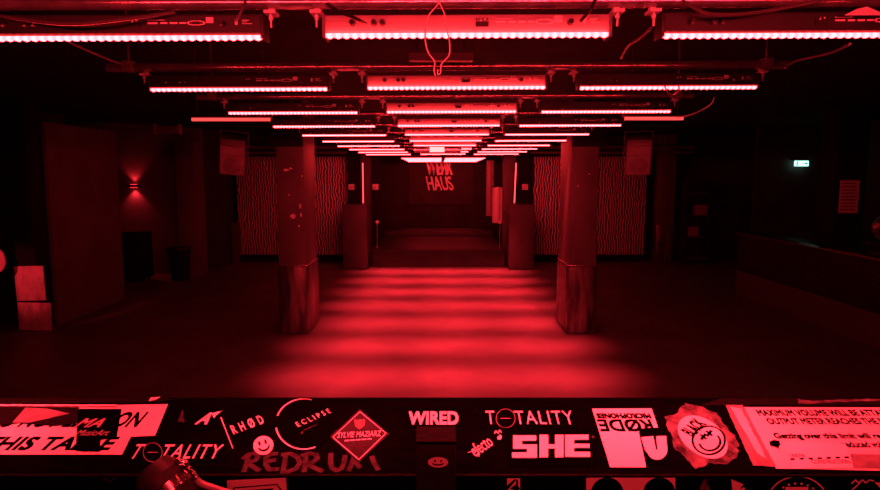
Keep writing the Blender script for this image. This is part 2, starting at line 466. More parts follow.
def make_bar(kind, detail=True):
    hm = M['bar_lit_face'] if kind == 'front' else M['bar_black']
    hl = BL / 2
    t = thing('light_bar', 'x', 'light', (0, 0, 0), group='red LED light bars in rows under the ceiling')
    mb = MB()
    if kind == 'front':   # leaning face above a lens that stands forward, so its light catches the face
        prof = [(-.028, .020), (-.038, .070), (-.033, .074), (.034, .074), (.034, .012), (-.02, .012)]
    else:
        prof = [(-.034, .016), (-.034, .074), (-.028, .080), (.034, .080), (.034, .010), (-.028, .010)]
    mb.plate(prof, -hl, hl, Y_, Z_, X_)
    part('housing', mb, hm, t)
    part('led_lens', lens_mesh(BL - .01, kind), M['led'], t, 'glowing strip of LED lenses')
    if detail:
        for sx in (-1, 1):
            e = MB().box(sx * hl - .006, sx * hl + .006, -.042, .036, -.004, .076, .002)
            part('end_cap', e, M['bar_black'] if kind != 'front' else M['mid_vinyl'], t)
            c = part('clamp', MB().box(sx * (hl + .028) - .020, sx * (hl + .028) + .020, -.045, .02, .080, .091, .002).box(sx * (hl + .028) - .010, sx * (hl + .028) + .010, -.012, .012, .091, .1025), M['clamp'], t, 'bright metal hanging clamp')
            part('clamp_bolt', MB().cyl((sx * (hl + .028), -.022, .035), (sx * (hl + .028), -.022, .080), .004).cyl((sx * (hl + .028), -.022, .062), (sx * (hl + .028), -.022, .074), .008), M['clamp'], c)
        f0 = -.041 if kind == 'front' else -.0345
        def face(x, z, n=0):
            yy = f0 if kind != 'front' else -.028 - .010 * (z - .02) / .05
            return Vector((x, yy - .0008 - n, z))
        for k, x in enumerate((-.40, -.325, -.295, .36)):
            p = face(x, .046)
            part('plug', MB().cyl(p, p + Vector((0, -.022, 0)), .011, .009, 14), M['black'], t)
        mk = None
        def dash(x0, x1, z0, z1):
            a, b, c, d = face(x0, z0), face(x1, z0), face(x1, z1), face(x0, z1)
            o = Vector((0, -.0012, 0))
            mk.hexa([a, b, b + o, a + o, d, c, c + o, d + o])
        pm = M['white'] if kind != 'front' else M['paper']
        for grp in (((.10, .135, .046, .052), (.145, .17, .046, .052), (.178, .205, .046, .052), (.212, .235, .046, .052), (.10, .16, .058, .060)),
                    ((.045, .05, .042, .06), (.055, .066, .055, .06), (.055, .066, .042, .047)),
                    ((.405, .415, .042, .06), (.43, .465, .045, .047), (.43, .455, .056, .059), (.43, .448, .051, .053))):
            mk = MB()
            for d4 in grp: dash(*d4)
            if len(grp) == 5:
                for k in range(12):
                    a = 2 * PI * k / 12; b = 2 * PI * (k + 1) / 12
                    x0, x1 = .27 + .03 * math.cos(a), .27 + .03 * math.cos(b)
                    zc = .049 + .007 * math.sin((a + b) / 2)
                    dash(min(x0, x1) - .002, max(x0, x1) + .002, zc - .0015, zc + .0015)
            part('printed_mark', mk, pm, t)
        a = face(.305, .056); 
        part('tape_square', MB().box(.305, .332, a.y - .004, a.y, .048, .068, .001), M['white'], t, 'small white tape square')
        d = MB().box(.03, .075, face(0, .04).y - .004, face(0, .04).y + .004, .033, .05).box(.03, .035, f0 - .003, f0, .055, .06).box(.042, .047, f0 - .003, f0, .055, .06).box(.054, .059, f0 - .003, f0, .055, .06).box(.066, .071, f0 - .003, f0, .055, .06)
        part('display', d, M['black'], t)
    return t

BEAM_W = 21.0
SPILL_W = 1.5
def bar_light(t, k=1.0, sp=1.0, tilt=TILT):
    lamp('beam', 'AREA', t, (0, -.02, -.02), (math.radians(-tilt), 0, 0), BEAM_W * k, shape='RECTANGLE', size=BL, size_y=.03, spread=math.radians(32))
    lamp('spill', 'AREA', t, (0, .037, .0), (math.radians(78), 0, 0), SPILL_W * sp, shape='RECTANGLE', size=BL, size_y=.03, spread=math.radians(150))

ordn = ['nearest', 'second', 'third', 'fourth', 'fifth', 'sixth', 'seventh', 'eighth', 'ninth', 'tenth']
COLX = {'left': -1.116, 'centre': .10, 'right': 1.284}
protos = {('side', True): make_bar('side', True), ('front', True): make_bar('front', True), ('side', False): make_bar('side', False), ('front', False): make_bar('front', False)}
used = set()
def place_bar(kind, detail, loc, label, k=1.0, sp=1.0, tilt=TILT):
    if sp == 1.0: sp = (1.4 if loc[1] < 6 else .75) if kind == 'front' else (.8 if loc[1] < 7 else 1.8 if loc[1] < 10 else 4.6)
    key = (kind, detail)
    if key not in used:
        used.add(key); t = protos[key]; t.location = loc; t['label'] = label
        fresh = t
    else:
        src = protos[key]
        t = src.copy(); COL.objects.link(t); t.location = loc; t['label'] = label
        for ch in list(src.children):
            if ch.type == 'LIGHT': continue
            c = ch.copy(); COL.objects.link(c); c.parent = t
            for g in list(ch.children):
                d = g.copy(); COL.objects.link(d); d.parent = c
    t.rotation_euler = (0, -SLOPE, 0)
    bar_light(t, k, sp, tilt)
    return t
def pipe(Y, label, x0=-1.86, x1=1.96):
    t = thing('scaffold_pipe', label, 'pipe', (0, Y, LEDZ + .128), (0, -SLOPE, 0), 'cross pipes carrying the light bars')
    part('tube', MB().cyl((x0, 0, 0), (x1, 0, 0), .0242, seg=20), M['pipe'], t)
    for x in (x0 + .12, x1 - .12):
        part('drop_rod', MB().cyl((x, 0, .02), (x, 0, CEIL - LEDZ - .12), .006, seg=8), M['cable'], t)
        part('end_clamp', MB().box(x - .03, x + .03, -.030, .030, -.0235, .034, .006), M['mid_vinyl'], t)
for n in range(10):
    Y = ROW0 + STEP * n
    for c in ('left', 'centre', 'right'):
        place_bar('front' if c == 'centre' else 'side', n < 5, (COLX[c], Y, LEDZ + SLOPE * COLX[c]),
                  f'red LED light bar, {c} column, {ordn[n]} row from the booth' if n < 9 else f'red LED light bar, {c} column, farthest of the ten ceiling rows')
    pipe(Y + .005, f'horizontal steel pipe over the {ordn[n]} row of red light bars')
# the row of bars above the booth itself
for c in ('left', 'centre', 'right'):
    place_bar('front' if c == 'centre' else 'side', False, (COLX[c], ROW0 - STEP, LEDZ), f'red LED light bar, {c} column, directly above the booth ledge', .28, 9.0 if c == 'centre' else 6.5, 0)
pipe(ROW0 - STEP + .005, 'horizontal steel pipe directly above the booth ledge')
for c in ('left', 'centre', 'right'):
    place_bar('front' if c == 'centre' else 'side', False, (COLX[c], ROW0 - 2 * STEP, LEDZ), f'red LED light bar, {c} column, overhead behind the booth ledge', .14, 3.0)
pipe(ROW0 - 2 * STEP + .005, 'horizontal steel pipe overhead behind the booth ledge')

# paired bars over the stage
for n in range(6):
    Y = 15.05 + n * .66
    for c, x in (('left', -.42), ('right', .66)):
        place_bar('side', False, (x, Y, LEDZ - .04), f'red LED light bar over the stage, {c} of the pair, {ordn[n]} stage row', .10, .7)

# strobe between the far rows
t = thing('strobe_light', 'strobe lamp with bright square window hung among far light bars', 'light', (0, 10.35, 2.70))
part('housing', MB().box(-.42, .38, 0, .16, -.05, .06, .012), M['pipe'], t)
part('lit_window', MB().box(-.15, .10, -.006, .004, -.035, .05, .002), M['strobe'], t, 'glowing window')
part('yoke', MB().box(-.43, -.42, .06, .1, 0, CEIL - 2.70).box(.38, .39, .06, .1, 0, CEIL - 2.70), M['black'], t)

p = at(441, 57.5, 3.2)
t = thing('junction_box', 'dull flat box hanging behind the nearest centre light bar', 'box', p)
part('body', MB().box(-.165, .165, -.03, .03, -.019, .019, .004), M['cab'], t)
for x in (-.12, .12): part('hanger', MB().cyl((x, 0, .019), (x, 0, CEIL - p.z - .002), .004, seg=8), M['black'], t)

# hanging wire loop
def smooth_path(pts, n=6):
    pts = [Vector(p) for p in pts]
    out = []
    for i in range(len(pts) - 1):
        p0, p1, p2, p3 = pts[max(i - 1, 0)], pts[i], pts[i + 1], pts[min(i + 2, len(pts) - 1)]
        for k in range(n):
            u = k / n
            out.append(.5 * ((2 * p1) + (-p0 + p2) * u + (2 * p0 - 5 * p1 + 4 * p2 - p3) * u * u + (-p0 + 3 * p1 - 3 * p2 + p3) * u ** 3))
    out.append(pts[-1])
    return out
LY = 2.06
loop_px = [(441, -3), (436.5, 6), (429, 15), (425.5, 28), (425.5, 42), (428.5, 53), (434.5, 61.5), (434, 70), (435.5, 76)]
loop_px2 = [(436, -3), (441, 6), (445, 16), (446.5, 28), (449.5, 42), (449, 55), (441.5, 64), (440.5, 73), (437.5, 74), (438, 70)]
c0 = at(438, 2, LY)
t = thing('wire_loop', 'pale wire loop hanging from the nearest pipe at centre', 'wire', c0)
part('strand', MB().tube([p - c0 for p in smooth_path([at(x, y, LY) for x, y in loop_px])], .0022, 6), M['wire'], t)
part('strand', MB().tube([p - c0 for p in smooth_path([at(x, y, LY - .006) for x, y in loop_px2])], .0022, 6), M['wire'], t)

# cables
def cable(label, pts, r=.006, m='cable'):
    P = [at(*p) for p in pts]
    c = P[0].copy()
    solo('cable', MB().tube([p - c for p in smooth_path(P)], r, 6), M[m], label, 'cable', c)
cable('thin cable sagging above the nearest left light bar', [(-20, 13, 2.15), (60, 24, 2.1), (120, 20, 2.1), (175, 12, 2.15)])
cable('cable running back from the nearest left bar to the second row', [(14, 14, 2.3), (60, 38, 2.7), (105, 58, 3.2), (128, 66, 3.4)])
cable('cable rising from the nearest left bar to its pipe', [(236, 21, 2.14), (241, 12, 2.12), (247, -3, 2.15)], .005)
cable('cable draped along the nearest right light bar', [(682, 0, 2.15), (710, 14, 2.1), (760, 12, 2.1), (830, -2, 2.15)])
cable('cable hanging from the nearest right clamp', [(651, 28, 2.25), (640, 38, 2.5), (628, 46, 2.8), (621, 58, 3.1)])
cable('cable running back from the nearest right bar to the second row', [(850, 44, 2.4), (830, 53, 2.8), (800, 60, 3.2), (785, 66, 3.4)])
cable('cable looping down at the third row right bar end', [(714, 97, 4.6), (711, 104, 4.6), (698, 112, 4.65), (686, 116, 4.62), (676, 117, 4.6)], .005, 'wire')
cable('black lead sagging into the nearest centre bar plugs', [(327, 4, 2.1), (340, 12, 2.08), (355, 18, 2.08), (366, 24, 2.14)], .006, 'black')
cable('black lead at the right end of the nearest centre bar', [(596, -2, 2.12), (590, 10, 2.08), (581, 21, 2.12)], .006, 'black')
cable('thin loose cable under the second row right bar', [(664, 84, 3.42), (668, 93, 3.40), (674, 95, 3.40), (679, 90, 3.42), (678, 84, 3.42)], .004)

# folded white card above the nearest right bar
p = at(862, 11, 2.12)
solo('paper_flap', MB().plate([(-.06, -.014), (.08, -.014), (.06, -.004), (.015, .014), (-.02, .006)], 0, .002, X_, Z_, -Y_), M['white'], 'pale paper flap on top of the nearest right light bar', 'paper', p)

# dim red tubes
for (x0, x1, y, lab) in ((192, 270, 119.5, 'dim red tube lamp above the left hanging speaker'), (625, 683, 118.5, 'dim red tube lamp above the right hanging speaker')):
    a, b = at(x0, y, 5.4), at(x1, y, 5.4)
    c = (a + b) / 2; h = (b - a).length / 2
    t = thing('tube_lamp', lab, 'lamp', c)
    part('glow_tube', MB().cyl((-h, 0, 0), (h, 0, 0), .014), M['tube_dim'], t)
    part('batten', MB().box(-h - .01, h + .01, -.015, .015, .02, .05, .003), M['black'], t)
    for x in (-h + .05, h - .05): part('hanger', MB().cyl((x, 0, .05), (x, 0, CEIL - c.z), .003, seg=6), M['cable'], t)

# hanging loudspeakers
def hung_speaker(px, lab, sgn):
    c = at(px, 155, 9.0)
    t = thing('loudspeaker', lab, 'speaker', c, (math.radians(-14), 0, math.radians(-14 * sgn)))
    t.rotation_euler = Euler((math.radians(16), 0, math.radians(10 * sgn))); t.rotation_euler.y = math.radians(6 if sgn > 0 else -1); t.scale = (.86, .86, .84)
    mb = MB().hexa([Vector(q) for q in ((-.21, -.17, -.32), (.21, -.17, -.32), (.14, .17, -.32), (-.14, .17, -.32), (-.21, -.17, .32), (.21, -.17, .32), (.14, .17, .32), (-.14, .17, .32))])
    bmesh.ops.bevel(mb.bm, geom=mb.bm.edges[:], offset=.012, segments=2, affect='EDGES')
    part('cabinet', mb, M['speaker'], t)
    part('grille', MB().box(-.19, .19, -.182, -.172, -.30, .02, .004), M['grille'], t)
    h = MB()
    h.hexa([Vector(q) for q in ((-.19, -.172, .04), (.19, -.172, .04), (.19, -.170, .04), (-.19, -.170, .04), (-.19, -.172, .18), (.19, -.172, .18), (.19, -.17, .18), (-.19, -.17, .18))])
    h.box(-.19, .19, -.20, -.172, .185, .205).box(-.19, .19, -.20, -.172, .03, .045).box(-.19, -.175, -.2, -.172, .04, .19).box(.175, .19, -.2, -.172, .04, .19)
    part('horn', h, M['grille'], t)
    part('top_plate', MB().box(-.19, .19, -.185, -.172, .215, .31, .004), M['grille'], t)
    part('driver', MB().cyl((0, -.183, -.14), (0, -.188, -.14), .15, .14, 28), M['speaker'], t)
    y = MB().box(-.235, -.222, -.02, .02, -.05, .42).box(.222, .235, -.02, .02, -.05, .42).box(-.235, .235, -.02, .02, .41, .425)
    part('bracket', y, M['pipe'], t, 'pale metal hanging bracket')
hung_speaker(234, 'hanging loudspeaker left of the left pillar', 1)
hung_speaker(637.5, 'hanging loudspeaker right of the right pillar', -1)

# ------------------------------------------------------------------ far end
for (x0, x1, lab, side) in ((-2.31, -1.72, 'tall painted cabinet left of the stage', 1), (1.70, 2.31, 'tall painted cabinet right of the stage', -1)):
    t = thing('stage_cabinet', lab, 'cabinet', ((x0 + x1) / 2, 14.37, 0))
    h = (x1 - x0) / 2
    part('body', MB().box(-h, h, 0, .62, 0, 1.54, .012), M['cab'], t)
    part('top_board', MB().box(-h - .01, h + .01, -.01, .63, 1.54, 1.57, .004), M['cab'], t)
    part('front_panel', MB().box(-h + .04, h - .04, -.012, 0, .06, 1.48, .004), M['cab'], t)
# jamb columns, neon strips and square plates
for (x0, x1, nx, tilt, lab, lab2) in ((-2.02, -1.70, 363.3, 0, 'dull column rising behind the left stage cabinet', 'glowing vertical strip lamp above the left stage cabinet'),
                                (1.68, 2.0, 514.3, .03, 'dull column rising behind the right stage cabinet', 'glowing vertical strip lamp above the right stage cabinet')):
    solo('jamb_column', MB().box(-(x1 - x0) / 2, (x1 - x0) / 2, 0, .25, 0, CEIL - .01, .01), M['pillar'], lab, 'column', ((x0 + x1) / 2, 15.6, 0))
    b = at(nx, 205, 14.9); a = at(nx, 163, 14.9)
    t = thing('strip_lamp', lab2, 'lamp', (b.x, b.y, 1.575))
    hz = a.z - 1.575
    part('glow_strip', MB().box(-.013, .013, -.013, .013, .02, hz, .004, Matrix.Rotation(tilt, 3, 'Y'), (0, 0, 0)), M['tube_strip'], t)
    part('foot', MB().box(-.06, .06, -.05, .05, 0, .02, .004), M['black'], t)
    part('backing', MB().box(-.02, .02, .014, .03, .02, hz, .002, Matrix.Rotation(tilt, 3, 'Y'), (0, 0, 0)), M['black'], t)
for (px, py, lab) in ((351.5, 187, 'small square plate left of the left strip lamp'), (375.5, 187, 'small square plate right of the left strip lamp'), (525, 187, 'small square plate right of the right strip lamp'), (500, 187, None)):
    if not lab: continue
    p = at(px, py, 15.35)
    t = thing('wall_box', lab, 'box', p)
    part('plate', MB().box(-.075, .075, -.02, 0, -.075, .075, .005), M['sheet_pale'], t)
    part('backing_post', MB().box(-.10, .10, 0, .1, -p.z + .46, CEIL - p.z - .01), M['black_matte'], t)
# low bollard posts
for (px, lab) in ((374, 'thin post with round knob at the left stage edge'), (503.7, 'thin post with round knob at the right stage edge')):
    p = at(px, 249, 15.2)
    t = thing('stage_post', lab, 'post', (max(-1.56, min(1.56, p.x)), 15.2, .441))
    part('pole', MB().cyl((0, 0, 0), (0, 0, .62), .014, seg=12), M['pipe'], t)
    part('knob', MB().ball((0, 0, .66), .05), M['sheet_pale'], t)
    part('base_plate', MB().cyl((0, 0, 0), (0, 0, .015), .07), M['pipe'], t)
# hanging pale drapes right of the stage
def drape(x0, x1, y, z0, z1, m, lab):
    n = 18
    pts = []
    for i in range(n + 1):
        u = i / n
        pts.append((x0 + (x1 - x0) * u, .02 * math.sin(u * 9)))
    back = [(a, b + .012) for a, b in pts[::-1]]
    cx = (x0 + x1) / 2
    mb = MB().plate([(a - cx, b) for a, b in pts + back], 0, z1 - z0, X_, Y_, Z_)
    t = thing('hanging_drape', lab, 'drape', (cx, y, z0))
    part('cloth', mb, m, t)
    part('top_rail', MB().cyl((x0 - cx - .02, .005, z1 - z0), (x1 - cx + .02, .005, z1 - z0), .014), M['black'], t)
    part('hanging_cord', MB().cyl((x0 - cx + .02, .005, z1 - z0), (x0 - cx + .02, .005, CEIL - z0 - .005), .004, seg=6).cyl((x1 - cx - .02, .005, z1 - z0), (x1 - cx - .02, .005, CEIL - z0 - .005), .004, seg=6), M['black'], t)
drape(at(486, 200, 17.1).x, at(493.5, 200, 17.1).x, 17.1, at(490, 216, 17.1).z, at(490, 160, 17.1).z, M['drape_dark'], 'longer grey hanging drape beside the right stage post')
drape(at(492.5, 200, 16.9).x, at(503, 200, 16.9).x, 16.9, at(498, 223, 16.9).z, at(498, 187, 16.9).z, M['drape'], 'pale hanging drape nearest the right strip lamp')
# club sign on the stage backdrop
t = thing('club_sign', 'banner with pale wavy two-line lettering on the stage back wall', 'sign', (0, 19.58, 2.2))
part('banner', MB().box(-.95, 1.12, -.02, 0, -.85, .75), M['backdrop_pale'], t)
mb = MB()
x0, x1 = at(427, 180, 19.5).x, at(452.3, 180, 19.5).x
for (txt, ya, yb) in (('WERK', 175.2, 160.5), ('HAUS', 190.5, 176.2)):
    z0, z1 = at(440, ya, 19.5).z - 2.2, at(440, yb, 19.5).z - 2.2
    add_text(mb, txt, lambda x, y, n, z0=z0, z1=z1: Vector((x0 + (x1 - x0) * x + .05 * math.sin(y * 4.5 + (0 if txt == 'WERK' else 1)) , -.021 - n, z0 + (z1 - z0) * y)), 0, .02, (.02 / 2.6, .025))
part('lettering', mb, M['sign_letter'], t, 'pale wavy letters')

# ------------------------------------------------------------------ left side
p = at(2, 258, 8.5)
disc = thing('round_sign', 'round pale sign plate projecting from the left wall at the frame edge', 'sign', (-6.325, 8.40, 1.07))
part('disc', MB().cyl((0, 0, 0), (0, .02, 0), .19, seg=40), M['chip'], disc)
part('rim', MB().ring(0, 0, .20, .20, .012, 0, .026, X_, Z_, Y_), M['white'], disc)
part('wall_arm', MB().box(-.424, -.185, .002, .018, -.02, .02, .002), M['black'], disc)

t = thing('added_spot', 'added unseen spot lamp on the left wall brightening the pale sheeted pillar', 'lamp', (-6.45, 6.1, 2.5))  # added out of view; stands in for whatever lights the pale sheets
d_ = (Vector((-6.03, 8.62, .80)) - Vector((-6.45, 6.1, 2.5))).normalized()
part('can', MB().cyl(d_ * -.12, d_ * .08, .055, .07, 20), M['black'], t)
part('lens', MB().cyl(d_ * .081, d_ * .084, .06, seg=20), M['sconce'], t)
part('wall_arm', MB().box(-.30, -.05, -.015, .015, -.015, .015), M['black'], t)
lp = lamp('spot_beam', 'SPOT', t, d_ * .10, d_.to_track_quat('-Z', 'Y').to_euler(), 170.0, spot_size=math.radians(20), spot_blend=.8, shadow_soft_size=.04)
sc = at(133, 186, 13.7)
t = thing('wall_sconce', 'up and down wall lamp glowing on the recessed left wall', 'lamp', (sc.x, 13.8, sc.z))
part('body', MB().box(-.10, .10, -.13, 0, -.03, .03, .01), M['black'], t)
part('lens', MB().box(-.06, .06, -.11, -.03, .03, .034), M['sconce'], t)
part('lens', MB().box(-.07, .07, -.11, -.03, -.034, -.03), M['sconce'], t)
lamp('up_beam', 'SPOT', t, (0, -.07, .045), (PI, 0, 0), 16.0, spot_size=math.radians(100), spot_blend=.7, shadow_soft_size=.03)
lamp('down_beam', 'SPOT', t, (0, -.07, -.045), (0, 0, 0), 26.0, spot_size=math.radians(105), spot_blend=.7, shadow_soft_size=.03)

a = at(118, 232, 12.7)
t = thing('flight_case', 'large black case below the wall lamp', 'case', (-6.68, 12.9, 0))
part('body', MB().box(-.37, .37, -.25, .25, .06, 1.0, .015), M['black_matte'], t)
part('lid', MB().box(-.38, .38, -.26, .26, 1.0, 1.07, .012), M['black_matte'], t)
for sx in (-.3, .3):
    for sy in (-.18, .18):
        part('caster', MB().cyl((sx - .015, sy, .03), (sx + .015, sy, .03), .03), M['black'], t)
t = thing('waste_bin', 'black round waste bin in front of the pale wall corner', 'bin', (-5.66, 13.0, 0))
part('bucket', MB().cyl((0, 0, 0), (0, 0, .66), .18, .23, 28), M['black_matte'], t)
part('rim', MB().cyl((0, 0, .66), (0, 0, .72), .26, .26, 28), M['black'], t)
p = at(167.5, 129.5, 10.6)
t = thing('ceiling_heater', 'small box fixture under the ceiling above the wall lamp', 'heater', p)
part('body', MB().box(-.19, .19, -.06, .06, -.06, .06, .015), M['speaker'], t)
part('end_bracket', MB().box(-.23, -.19, -.05, .05, -.08, .09, .01), M['grille'], t)
part('end_bracket', MB().box(.19, .23, -.05, .05, -.08, .09, .01), M['grille'], t)
for x in (-.15, .15): part('hanger', MB().cyl((x, 0, .06), (x, 0, CEIL - p.z - .003), .006), M['black'], t)
part('grille', MB().box(-.16, .16, -.066, -.06, -.03, .035), M['mid_vinyl'], t)

# ------------------------------------------------------------------ right side: the bar
t = thing('bar_counter', 'long dark bar counter with paler kick panel on the right', 'counter', (5.78, 5.4, 0))
part('front_panel', MB().box(0, .06, 0, 6.1, .46, 1.14), M['counter'], t)
part('kick_panel', MB().box(.0, .05, 0, 6.1, 0, .45), M['kick'], t, 'paler lower front panel')
part('counter_top', MB().box(-.06, .52, -.02, 6.12, 1.14, 1.19, .01), M['counter_top'], t)
part('end_panel', MB().box(.06, .5, 6.04, 6.1, 0, 1.14), M['counter'], t)
t = thing('back_bar', 'dark back bar cabinet along the right wall', 'cabinet', (7.2, 7.6, 0))
part('body', MB().box(0, .7, 0, 4.6, 0, 1.12), M['counter'], t)
part('top', MB().box(-.03, .72, -.02, 4.62, 1.12, 1.16, .008), M['counter_top'], t)
for k in range(5):
    d = part('door', MB().box(-.015, 0, .06 + k * .91, .90 + k * .91, .08, 1.08, .004), M['counter'], t)
    part('handle', MB().cyl((-.03, .82 + k * .91, .6), (-.03, .82 + k * .91, .75), .008), M['chrome'], d)
mbl = MB().ball((0, 0, .24), .235, u=30, v=18)
t = thing('mirror_ball', 'glittering mirror ball on the back bar at the right frame edge', 'mirror ball', (7.46, 9.9, 1.16))
bm = bmesh.new(); bmesh.ops.create_uvsphere(bm, u_segments=30, v_segments=18, radius=.235)
me_ = MB(); me_.bm.free(); me_.bm = bm
for v in bm.verts: v.co.z += .24
tiles = [f for f in bm.faces if len(f.verts) == 4]
bmesh.ops.inset_individual(bm, faces=tiles, thickness=.003, depth=.003)
for f in tiles:
    f.normal_update(); c_ = f.calc_center_median(); q_ = Euler((random.uniform(-.09, .09), random.uniform(-.09, .09), random.uniform(-.09, .09))).to_matrix()
    for v in f.verts: v.co = c_ + q_ @ (v.co - c_)
bpy_me = me_.mesh('tiles', M['mirror'], smooth=False)
part('tiles', bpy_me, None, t)
part('foot_ring', MB().ring(0, 0, .1, .1, .02, 0, .02, X_, Y_, Z_), M['black'], t)

ex = at(801, 163.5, 13.1)
t = thing('exit_sign', 'lit white and green exit sign on the dark right wall', 'sign', (ex.x, 13.1, ex.z))
part('lit_panel', MB().box(-.15, .15, -.03, 0, -.058, .058, .006), M['exit'], t, 'glowing panel')
mb = MB()
mb.ball((-.098, -.032, .036), .014, (1, .2, 1), 12, 8)
mb.box(-.108, -.088, -.034, -.030, -.02, .022, 0, Matrix.Rotation(.25, 3, 'Y')).box(-.12, -.108, -.034, -.030, -.056, -.012, 0, Matrix.Rotation(.5, 3, 'Y')).box(-.092, -.08, -.034, -.030, -.05, -.012, 0, Matrix.Rotation(-.5, 3, 'Y'))
mb.box(.02, .09, -.034, -.030, -.008, .008)
mb.plate([(.09, -.03), (.13, 0), (.09, .03)], .030, .034, X_, Z_, -Y_)
part('pictogram', mb, M['exit_green'], t)
part('bracket', MB().box(-.17, .17, 0, .095, .065, .085), M['black'], t)
t = thing('shelf_rack', 'dark shelf rack in the far right corner', 'rack', (6.6, 15.4, 0))
for sx in (-.28, .28):
    part('upright', MB().box(sx - .02, sx + .02, -.2, .2, 0, 2.15), M['counter'], t)
for z in (.15, .7, 1.25, 1.8):
    part('shelf', MB().box(-.26, .26, -.2, .2, z, z + .03), M['cab'], t)
for (x, z, lab) in ((-.1, .73, 'dull crate on the second shelf of the corner rack'), (.08, 1.28, 'dull crate on the third shelf of the corner rack')):
    t = thing('storage_crate', lab, 'crate', (6.6 + x, 15.36, z + .001))
    part('bin', MB().box(-.14, .14, -.13, .13, 0, .24, .01), M['speaker'], t)
    part('lid', MB().box(-.145, .145, -.135, .135, .24, .27, .006), M['cab'], t)

# ------------------------------------------------------------------ the booth ledge in front
TL = math.radians(17.0)
DU, DV = Vector((1, 0, 0)), Vector((0, math.cos(TL), math.sin(TL)))
DN = Vector((0, -math.sin(TL), math.cos(TL)))
FAR = at(VPX, 397.5, 1.0)              # far edge of the ledge
def hit(px, py, O, N):
    d = ray(px, py); c = Vector((0, 0, CZ))
    return c + d * ((O - c).dot(N) / d.dot(N))
def duv(px, py):
    q = hit(px, py, FAR, DN) - FAR
    return q.dot(DU), q.dot(DV)
VN = duv(VPX, 474)[1]                  # near edge (negative)
NEAR = FAR + DV * VN
W = 1.45
t = thing('booth_ledge', 'black sloping booth ledge covered in stickers in the foreground', 'ledge', (0, FAR.y, 0))
mb = MB()
pr = [(0, FAR.z), (NEAR.y - FAR.y, NEAR.z), (NEAR.y - FAR.y, NEAR.z - .03), (0, FAR.z - .03)]
mb.plate(pr, -W, W, Y_, Z_, X_)
part('top_board', mb, M['desk'], t)
part('front_board', MB().box(-W, W, NEAR.y - FAR.y, NEAR.y - FAR.y + .022, NEAR.z - .45, NEAR.z - .0305), M['desk'], t)
part('back_board', MB().box(-W, W, -.025, -.005, 0, FAR.z - .031), M['black_matte'], t)
part('edge_strip', MB().tube([(-W, NEAR.y - FAR.y - .001, NEAR.z - .002), (W, NEAR.y - FAR.y - .001, NEAR.z - .002)], .0025, 10), M['gaffer'], t, 'rounded near edge')
part('work_shelf', MB().box(-W, W, NEAR.y - FAR.y - .5, NEAR.y - FAR.y + .002, NEAR.z - .28, NEAR.z - .25, .004), M['desk'], t)
FACE_Y = NEAR.y - .0002

